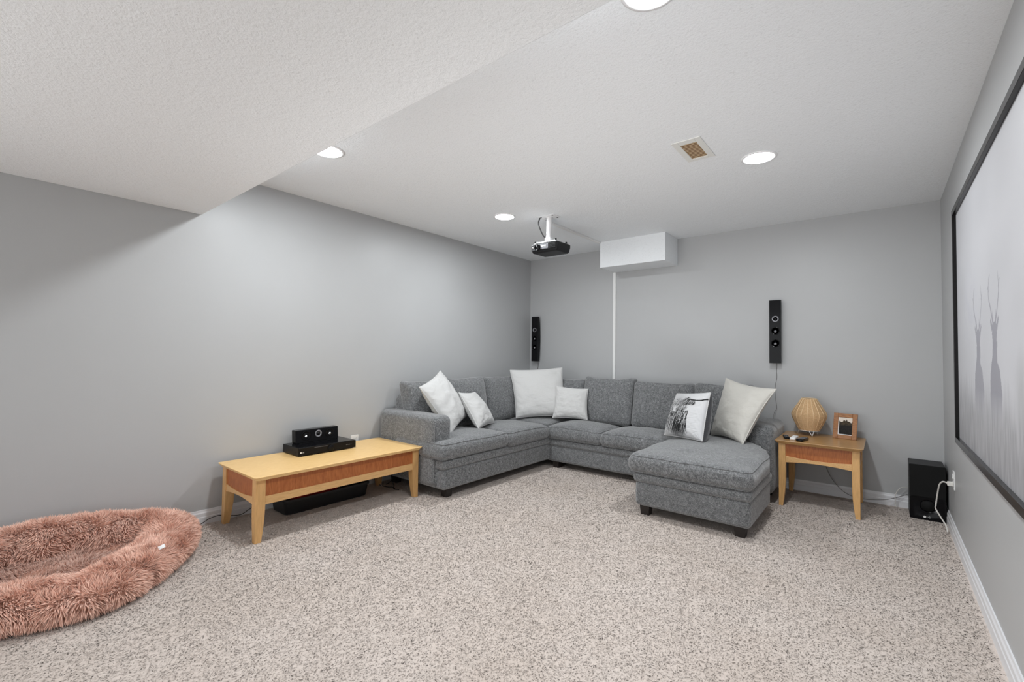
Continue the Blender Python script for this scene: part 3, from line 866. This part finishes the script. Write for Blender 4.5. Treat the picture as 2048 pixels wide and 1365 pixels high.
tag(tube('speaker_wire', spline([(-.40, 4.688, .36), (-.375, 4.675, .25), (-.33, 4.66, .15), (-.25, 4.655, .06), (-.15, 4.65, .03), (-.02, 4.65, .045), (.06, 4.66, .07), (.145, 4.69, .11)], 8), .0022, M['cordg']), 'thin grey wire running from side table along the baseboard to the subwoofer', 'wire')
tag(tube('speaker_wire', spline([(.15, 4.69, .165), (.11, 4.67, .160), (.085, 4.66, .13), (.072, 4.65, .09), (.075, 4.65, .02), (.085, 4.65, .006)], 8), .0026, M['cordw']), 'white looped wire behind the subwoofer against the baseboard', 'wire')
tag(tube('speaker_wire', spline([(-3.48, 1.075, .010), (-3.475, 1.13, .038), (-3.47, 1.18, .046), (-3.47, 1.22, .035), (-3.47, 1.31, .016), (-3.475, 1.37, .035), (-3.49, 1.44, .06)], 8), .0026, M['cordb']), 'black wire along the baseboard behind the long table leg near the fur bed', 'wire')
tag(tube('power_cord', spline([(-3.485, 2.27, .33), (-3.47, 2.34, .15), (-3.44, 2.40, .015), (-3.38, 2.395, .008), (-3.30, 2.40, .008), (-3.24, 2.42, .010), (-3.2, 2.41, .009)], 8), .003, M['cordb']), 'black cord on the carpet under the long table beside the sofa arm', 'cord')
tag(tube('power_cord', spline([(-3.36, 2.44, .012), (-3.30, 2.405, .03), (-3.26, 2.42, .06), (-3.235, 2.425, .03), (-3.20, 2.40, .008), (-3.15, 2.415, .008)], 8), .003, M['cordb']), 'black looped cord rising off the carpet by the sofa under the long table', 'cord')
tag(tube('power_cord', spline([(-3.485, 2.20, .33), (-3.46, 2.36, .16), (-3.45, 2.415, .06), (-3.42, 2.41, .02), (-3.34, 2.385, .008)], 8), .0028, M['cordw']), 'white cord dropping from the outlet behind the long table', 'cord')

# ------------------------------------------------------------------ wall speakers
def wall_speaker(label, x0, x1, yf, z0, z1, wire):
    t = thing('wall_speaker', ((x0+x1)/2, YB, z0), label, 'speaker', 'black column speakers on the back wall')
    bm = bmesh.new()
    k = 16; yb = YB-.018
    out = [(yb-.022, z0), (yf, z0), (yf, z1), (yb-.022, z1)]
    for i in range(1, k): 
        s = i/k; out.append((yb-.022+.022*math.sin(math.pi*s), z1+(z0-z1)*s))
    V, Fc = prism_geo(out, 'x', x0, x1)
    vs = [bm.verts.new(v) for v in V]
    for f in Fc: bm.faces.new([vs[i] for i in f])
    bmesh.ops.recalc_face_normals(bm, faces=bm.faces)
    fin('cabinet', bm, M['gloss'], t)
    box('wall_bracket', ((x0+x1)/2-.02, yb-.006, z0+.2), ((x0+x1)/2+.02, YB, z0+.36), M['black'], t, .002)
    cx = (x0+x1)/2+.002; H = z1-z0
    driver(t, (cx, yf, z1-.30*H), .028, 'y', -1, M['silver'])
    for q in (.49, .685):
        o = driver(t, (cx, yf, z1-q*H), .036, 'y', -1, None, M['gloss'])
        lathe('phase_plug', [(.012, -.001), (.010, -.005), (.001, -.010)], (cx, yf, z1-q*H-.006), M['silver'], o, 18, 'y')
    tube('wire', spline(wire, 6), .0018, M['cordg'], t, 6)
wall_speaker('black column speaker on the back wall nearest the room corner', -3.428, -3.338, 4.628, 1.072, 1.63, [(-3.37, 4.69, 1.08), (-3.375, 4.70, 1.0), (-3.40, 4.70, .9), (-3.40, 4.695, .7)])
wall_speaker('black column speaker on the back wall above the chaise end', -.783, -.69, 4.637, 1.103, 1.667, [(-.735, 4.69, 1.11), (-.737, 4.703, 1.03), (-.735, 4.703, .97), (-.75, 4.703, .88), (-.745, 4.695, .80), (-.735, 4.69, .7), (-.75, 4.66, .66), (-.76, 4.64, .55)])

# ------------------------------------------------------------------ cable covers
rw = thing('cable_raceway', (-2.328, YB, .1), 'white vertical cable cover on the back wall below the boxed corner', 'raceway')
box('cover_strip', (-2.345, YB-.016, .10), (-2.311, YB, 2.0885), M['white'], rw, .003)
rw2 = thing('cable_raceway', (-2.33, 3.9, ZC-.014), 'ceiling cable cover running from projector mount to the boxed corner', 'raceway')
box('cover_strip', (-2.352, 3.40, ZC-.016), (-2.318, 4.355, ZC), M['white'], rw2, .003)

# ------------------------------------------------------------------ projector
pj = thing('ceiling_projector', (-2.26, 3.30, ZC), 'black projector hanging upside down on a white ceiling mount', 'projector')
PX, PY = -2.262, 3.295
box('mount_plate', (PX-.085, PY-.06, ZC-.004), (PX+.085, PY+.06, ZC), M['whitemetal'], pj, .001)
for sx in (-1, 1):
    for sy in (-1, 1): lathe('screw', [(.008, 0), (.008, -.002)], (PX+sx*.06, PY+sy*.04, ZC-.004), M['grey'], pj, 10)
lathe('mount_pole', [(.030, -.004), (.030, -.008), (.0235, -.009), (.0235, -.17), (.026, -.171), (.026, -.205)], (PX, PY, ZC), M['whitemetal'], pj, 24)
rb('swivel_joint', (PX-.03, PY-.028, 2.142), (PX+.03, PY+.028, 2.182), .012, M['whitemetal'], parent=pj)
box('bracket_plate', (PX-.065, PY-.05, 2.132), (PX+.065, PY+.05, 2.142), M['whitemetal'], pj, .002)
X0, X1, YA, YBk, ZA, ZT = -2.392, -2.115, 3.205, 3.42, 2.040, 2.122
for (x, y) in ((X0+.03, YA+.02), (X1-.03, YA+.02), (X0+.03, YBk-.03), (X1-.03, YBk-.03)):
    v, f = tube_geo([(PX+(x-PX)*.3, PY+(y-PY)*.3, 2.139), (x, y, 2.132), (x, y, 2.118)], .007, 6)
    mk('bracket_arm', v, f, M['whitemetal'], pj)
    lathe('knob', [(.008, .0), (.008, .012)], (x, y, 2.132), M['black'], pj, 12)
def pjfn(P):
    Q = P.copy(); t = (Q[:, 2]-ZA)/(ZT-ZA)
    Q[:, 0] = PX+(Q[:, 0]-PX)*(.93+.07*np.clip(t*1.6, 0, 1)); Q[:, 1] = PY+(Q[:, 1]-PY)*(.93+.07*np.clip(t*1.6, 0, 1))
    Q[:, 2] += (Q[:, 1]-PY)*.02
    return Q
rb('housing', (X0, YA, ZA), (X1, YBk, ZT), .014, M['black'], parent=pj, n=(6, 6, 3), fn=pjfn)
box('front_fascia', (X0+.008, YA-.005, 2.058), (X1-.085, YA+.004, 2.114), M['black'], pj, .003)
box('label_panel', (X0+.105, YA-.0065, 2.066), (X1-.090, YA-.004, 2.106), M['grey'], pj, .001)
box('vent_grille', (X1-.082, YA-.004, 2.060), (X1-.012, YA+.004, 2.112), M['matte'], pj, .002)
for k in range(4): box('vent_slat', (X1-.078, YA-.006, 2.068+k*.011), (X1-.016, YA-.003, 2.071+k*.011), M['black'], pj, 0)
ln = lathe('lens_barrel', [(.028, 0), (.028, -.012), (.023, -.014), (.021, -.006)], (X0+.075, YA-.004, 2.084), M['gloss'], pj, 28, 'y', cap=False)
lathe('lens_glass', [(.021, -.006), (.014, -.010), (.0005, -.012)], (X0+.075, YA-.004, 2.084), M['gloss'], ln, 24, 'y', cap=False)
lathe('sensor_window', [(.009, 0), (.009, -.002), (.001, -.003)], (X0+.025, YA-.005, 2.088), M['chrome'], pj, 16, 'y')
v, f = text_geo('BenQ', .020)
o = mk('logo', place(v, (X0+.140, YA-.0072, 2.090), X, (0, 0, 1)), f, M['white'], pj, False)
tube('cable', spline([(PX-.075, PY-.035, ZC-.002), (PX-.088, PY-.04, ZC-.05), (PX-.075, PY-.03, 2.26), (PX-.05, PY-.01, 2.20), (PX-.02, PY+.03, 2.165), (PX+.02, PY+.07, 2.15), (PX+.04, PY+.115, 2.135), (PX+.05, PY+.13, 2.11)], 7), .0055, M['cordb'], pj)

# ------------------------------------------------------------------ ceiling lights and vent
def downlight(label, x, y, z=ZC):
    t = thing('ceiling_downlight', (x, y, z), label, 'light', 'round recessed ceiling lights')
    lathe('trim_ring', [(.098, 0), (.098, -.003), (.090, -.0055), (.079, -.0055), (.077, -.002)], (x, y, z), M['whitemetal'], t, 48, cap=False)
    lathe('lens', [(.0775, -.0022), (.06, -.0032), (.03, -.0036), (.0005, -.0038)], (x, y, z), M['lens'], t, 40, cap=False)
downlight('round ceiling light partly hidden by the dropped ceiling edge', -2.586, 1.405)
downlight('round ceiling light next to the projector', -2.57, 3.05)
downlight('round ceiling light near the vent', -.568, 3.06)
downlight('round ceiling light cut off at the top of the picture', -0.584, 1.424)

vt = thing('ceiling_vent', (-.845, 2.72, ZC), 'white ceiling vent with yellowed slats', 'vent')
vx0, vx1, vy0, vy1 = -.925, -.765, 2.562, 2.868; ox0, ox1, oy0, oy1 = -.890, -.800, 2.612, 2.835
zf = ZC-.005
box('frame_side', (vx0, vy0, zf), (ox0, vy1, ZC), M['ventwhite'], vt, .0015); box('frame_side', (ox1, vy0, zf), (vx1, vy1, ZC), M['ventwhite'], vt, .0015)
box('frame_end', (ox0, vy0, zf), (ox1, oy0, ZC), M['ventwhite'], vt, .0015); box('frame_end', (ox0, oy1, zf), (ox1, vy1, ZC), M['ventwhite'], vt, .0015)
box('duct_shade_sheet', (ox0, oy0, ZC-.0012), (ox1, oy1, ZC), M['cavity'], vt, 0)  # flat sheet, its dark brown standing for shade behind the slats
for k in range(12):
    y = oy0+(oy1-oy0)*(k+.5)/12
    P = [(y-.004, ZC-.0045), (y+.004, ZC-.0020), (y+.0045, ZC-.0014), (y-.0045, ZC-.0036)]
    prism('slat', P, 'x', ox0, ox1, M['beige'], vt)

# ------------------------------------------------------------------ framed deer picture
pc = thing('framed_picture', (XR, 2.4, .66), 'large black framed print of two misty deer on the right wall', 'picture')
FX = .328; py0, py1, pz0, pz1 = 1.25, 3.715, .672, 2.032; fwid = .032
box('frame_side', (FX, py0, pz0), (XR-.001, py0+fwid, pz1), M['blackwood'], pc, .0012)
box('frame_side', (FX, py1-fwid, pz0), (XR-.001, py1, pz1), M['blackwood'], pc, .0012)
box('frame_rail', (FX, py0+fwid, pz0), (XR-.001, py1-fwid, pz0+fwid), M['blackwood'], pc, .0012)
box('frame_rail', (FX, py0+fwid, pz1-fwid), (XR-.001, py1-fwid, pz1), M['blackwood'], pc, .0012)
def art():
    y0, y1, z0, z1 = py0+fwid-.002, py1-fwid+.002, pz0+fwid-.002, pz1-fwid+.002
    nx, ny = 420, 280
    yy = np.linspace(y1, y0, nx+1); zz = np.linspace(z0, z1, ny+1)
    Yg, Zg = np.meshgrid(yy, zz)
    rg = np.random.default_rng(11)
    def vn(sy, sz, seed):      # smooth value noise
        r = np.random.default_rng(seed); gy, gz = int(3*sy)+3, int(2*sz)+3
        G = r.random((gz, gy)); u = (Yg-y0)/(y1-y0)*(gy-1.001); v = (Zg-z0)/(z1-z0)*(gz-1.001)
        i, j = u.astype(int), v.astype(int); a, b = u-i, v-j; a = a*a*(3-2*a); b = b*b*(3-2*b)
        return (G[j, i]*(1-a)+G[j, i+1]*a)*(1-b)+(G[j+1, i]*(1-a)+G[j+1, i+1]*a)*b
    g = .60+.05*(vn(3, 3, 1)-.5)
    t = np.clip((1.02-Zg)/.3, 0, 1)           # grass towards the bottom
    streak = vn(60, 6, 2)*.6+vn(110, 12, 3)*.4
    top = np.clip((1.06+.10*(vn(25, 1, 4)-.5)-Zg)/.16, 0, 1)
    g = g*(1-top)+(.46-.07*t+.22*(streak-.5))*top
    C = np.stack([g*.985, g*.98, g*1.02], -1)
    mist = np.clip(1-np.hypot((Yg-3.2)/.30, (Zg-1.42)/.25), 0, 1)*np.clip(vn(16, 16, 6)*2-.5, 0, 1)
    C = C*(1-.30*mist[..., None])+np.array([.50, .50, .58])*.30*mist[..., None]
    bush = np.clip(1-np.hypot((Yg-2.15)/.10, (Zg-1.06)/.16), 0, 1)*.5
    C = C*(1-bush[..., None])+.40*bush[..., None]
    def poly(P, val, fade=True):
        P = np.array(P); ins = np.zeros(Yg.shape, bool)
        for (a, b), (c, d) in zip(P, np.roll(P, -1, 0)):
            cond = ((b > Zg) != (d > Zg)); xi = (c-a)*(Zg-b)/((d-b) if abs(d-b) > 1e-9 else 1e-9)+a
            ins ^= cond & (Yg < xi)
        w = ins*(np.clip((Zg-.90)/.12, 0, 1) if fade else 1.0)*.95
        C[:] = C*(1-w[..., None])+np.array(val)*w[..., None]
    def line(P, r, val):
        P = np.array(spline(P, 10))
        for k, (a, b) in enumerate(P): 
            rr = r*(1-.55*k/len(P)); w = np.clip((rr-np.hypot(Yg-a, Zg-b))/(rr*.5), 0, 1)[..., None]
            C[:] = C*(1-w)+np.array(val)*w
    D = (.33, .325, .36); D2 = (.35, .345, .38)
    def deer(c, zh, s, val, flip=1):
        o = lambda a, b: (c+flip*a*s, zh+b)
        poly([o(-.055, -.05), o(-.05, -.13), o(-.10, -.16), o(-.14, -.25), o(-.13, -.36), o(-.10, -.44), o(.10, -.44), o(.115, -.30), o(.10, -.18), o(.045, -.10), o(.04, -.05)], val)
        poly([o(-.045, .02), o(-.055, -.02), o(-.03, -.075), o(0, -.10), o(.025, -.075), o(.05, -.02), o(.04, .02), o(0, .03)], val, False)
        poly([o(-.04, .01), o(-.085, .05), o(-.095, .035), o(-.06, -.01)], val, False); poly([o(.035, .01), o(.08, .05), o(.09, .035), o(.055, -.01)], val, False)
        line([o(-.025, .02), o(-.07, .08), o(-.105, .15), o(-.085, .215)], .010, val); line([o(.025, .02), o(.07, .08), o(.12, .14), o(.11, .20), o(.085, .225)], .010, val)
        line([o(-.03, .03), o(-.035, .07)], .007, val); line([o(.03, .03), o(.035, .07)], .007, val)
        line([o(.115, .16), o(.14, .185)], .006, val); line([o(-.10, .16), o(-.125, .185)], .006, val)
    deer(2.975, 1.265, 1.0, D2); deer(2.585, 1.275, .95, D, 1)
    V = np.stack([np.full(Yg.shape, FX+.017), Yg, Zg], -1).reshape(-1, 3)
    idx = np.arange((nx+1)*(ny+1)).reshape(ny+1, nx+1)
    Fc = np.stack([idx[:-1, :-1], idx[:-1, 1:], idx[1:, 1:], idx[1:, :-1]], -1).reshape(-1, 4)
    mk('canvas_print', V, Fc, M['art'], pc, False, colors=np.clip(C*.84, .02, .9).reshape(-1, 3))
    box('canvas_back', (FX+.018, y0, z0), (XR-.002, y1, z1), M['tag'], pc, 0)
art()

# ------------------------------------------------------------------ long fur pet bed
bed = thing('pet_bed', (-3.09, .12, 0), 'long oval dusty pink shaggy fur bed lying against the left wall', 'bed')
_C = [(-2.84, .15), (-2.765, .33), (-2.745, .43), (-2.775, .52), (-2.84, .58), (-2.94, .68), (-3.09, .79), (-3.25, .85), (-3.36, .82), (-3.388, .68), (-3.39, .40), (-3.39, .0), (-3.37, -.35), (-3.28, -.55), (-3.1, -.62), (-2.95, -.55), (-2.87, -.3), (-2.84, -.05)]
_D = [p[:2] for p in spline([(*p, 0) for p in _C[-2:]+_C+_C[:3]], 10)][20:-20]
_D = np.array(_D); _L = np.concatenate([[0], np.cumsum(np.linalg.norm(np.diff(_D, axis=0), axis=1))])
def bed_center(s):            # closed centre line of the bolster
    q = (s/(2*math.pi) % 1)*_L[-1]
    return float(np.interp(q, _L, _D[:, 0])), float(np.interp(q, _L, _D[:, 1]))
S_CREASE = 2*math.pi*_L[int(np.argmin(np.hypot(_D[:, 0]+2.80, _D[:, 1]-.55)))]/_L[-1]
BR_ = .134
def bed_tube(s, t, lump=True):
    x, y = bed_center(s); x2, y2 = bed_center(s+.03)
    tx, ty = x2-x, y2-y; L = math.hypot(tx, ty); nx, ny = ty/L, -tx/L    # outward
    wallside = max(0, -(x+3.085)/.3)*min(1, max(0, (1.0-y)/.5))
    h = .069+.050*wallside                       # half height: the wall side is pushed up
    w = BR_*(1-.16*wallside)
    k = 1+.07*nz((x*3, y*3, 0), 1.6, 2)
    crease = math.exp(-((s-S_CREASE)/.04)**2)*.30 if lump else 0
    k -= crease
    ct, st = math.cos(t), math.sin(t)
    z = h*k+h*k*math.copysign(abs(st)**.85, st)
    d = w*k*math.copysign(abs(ct)**.9, ct)
    px, py = x+nx*d, y+ny*d
    px = max(px, XL+.03)
    return (px, py, max(z, .002)), (nx*ct/w, ny*ct/w, st/h)
NSs, NT_ = 120, 24
V = []; Fc = []
for i in range(NSs):
    for j in range(NT_): V.append(bed_tube(2*math.pi*i/NSs, 2*math.pi*j/NT_)[0])
for i in range(NSs):
    for j in range(NT_): Fc.append([i*NT_+j, ((i+1) % NSs)*NT_+j, ((i+1) % NSs)*NT_+(j+1) % NT_, i*NT_+(j+1) % NT_])
bol = mk('bolster', V, Fc, M['furbase'], bed)
V = []; Fc = []
def mat_z(q, s): return .085+.02*nz((q*3*math.cos(s), q*3*math.sin(s), 0), 1.3, 6)
for i in range(60):
    s = 2*math.pi*i/60; x, y = bed_center(s)
    for q in (.0, .35, .7, 1.0): V.append((-3.085+(x+3.085)*q, .2+(y-.2)*q, mat_z(q, s)))
for i in range(60):
    for j in range(3): Fc.append([i*4+j, ((i+1) % 60)*4+j, ((i+1) % 60)*4+j+1, i*4+j+1])
pad = mk('sleeping_pad', V, Fc, M['furbase'], bed)
def fur(name, parent, roots, norms, length, width, flow, col, seed, lift=.7):
    rg = np.random.default_rng(seed)
    n = len(roots); R = np.array(roots); Nn = np.array(norms); Nn /= np.linalg.norm(Nn, axis=1)[:, None]
    Fl = np.array(flow); Fl -= Nn*np.sum(Fl*Nn, 1)[:, None]
    L = length*rg.uniform(.65, 1.2, n)[:, None]
    d = Nn*lift+Fl*.8+rg.normal(0, .15, (n, 3)); d /= np.linalg.norm(d, axis=1)[:, None]
    d2 = d+Fl*.6+np.array([0, 0, -.35]); d2 /= np.linalg.norm(d2, axis=1)[:, None]
    side = np.cross(d, rg.normal(0, 1, (n, 3))); side /= np.linalg.norm(side, axis=1)[:, None]
    w = width*rg.uniform(.7, 1.3, n)[:, None]
    a = R-Nn*.004; b = a+d*L*.5; c = b+d2*L*.5
    V = np.stack([a-side*w*.8, a+side*w*.8, b+side*w, b-side*w, c], 1)
    V[:, :, 0] = np.maximum(V[:, :, 0], XL+.003); V[:, :, 2] = np.maximum(V[:, :, 2], .004)
    base = np.arange(n)*5
    off = np.array(root_of(parent).location)
    me = bpy.data.meshes.new(name)
    me.vertices.add(n*5); me.vertices.foreach_set('co', (V-off).ravel())
    li = np.stack([base, base+1, base+2, base+3, base+3, base+2, base+4], 1).astype(np.int32).ravel()
    me.loops.add(n*7); me.loops.foreach_set('vertex_index', li)
    ls = np.stack([np.arange(n)*7, np.arange(n)*7+4], 1).astype(np.int32).ravel()
    me.polygons.add(n*2); me.polygons.foreach_set('loop_start', ls)
    me.update(calc_edges=True)
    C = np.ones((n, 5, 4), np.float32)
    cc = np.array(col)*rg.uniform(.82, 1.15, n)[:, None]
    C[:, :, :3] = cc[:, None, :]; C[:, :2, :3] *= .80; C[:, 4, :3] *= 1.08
    ca = me.color_attributes.new('print', 'FLOAT_COLOR', 'POINT'); ca.data.foreach_set('color', C.ravel())
    me.materials.append(M['fur'])
    me.polygons.foreach_set('use_smooth', [True]*(n*2))
    o = bpy.data.objects.new(name, me); link(o, parent); o['kind'] = 'stuff'
    return o
roots = []; norms = []; flow = []; cols = []
rg = np.random.default_rng(4)
for k in range(130000):
    s = rg.uniform(0, 2*math.pi); t = rg.uniform(-1.05, math.pi+.85)
    p, n = bed_tube(s, t)
    if p[1] < -.55: continue
    roots.append(p); norms.append(n)
    f = (.9*nz(p, 9, 1)+.5*nz(p, 22, 5), .9*nz(p, 9, 2)+.5*nz(p, 22, 6), .5*nz(p, 9, 3)-.25)
    flow.append(f)
    m_ = .5+.5*nz(p, 4.5, 8)
    cols.append((.90+.08*m_, .575+.09*m_, .455+.09*m_))
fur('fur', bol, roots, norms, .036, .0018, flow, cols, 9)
roots = []; norms = []; flow = []; cols = []
for k in range(34000):
    s = rg.uniform(0, 2*math.pi); q = math.sqrt(rg.random())*.98; x, y = bed_center(s)
    p = (-3.085+(x+3.085)*q, .2+(y-.2)*q, mat_z(q, s))
    if p[1] < -.5: continue
    roots.append(p); norms.append((.1*nz(p, 5, 1), .1*nz(p, 5, 2), 1))
    flow.append((.9*nz(p, 7, 3)+.3, .9*nz(p, 7, 4)-.3, 0)); m_ = .5+.5*nz(p, 5, 9)
    cols.append((.76+.07*m_, .52+.07*m_, .43+.07*m_))
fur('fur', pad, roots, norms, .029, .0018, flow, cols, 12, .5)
bm = bmesh.new(); bx(bm, (-2.85, .700, .134), (-2.83, .727, .1355), 0)
for v in bm.verts: v.co.z += (v.co.x+2.83)*-.5+.012+(.008 if v.co.y > .71 else 0)
fin('care_label', bm, M['tag'], bed)
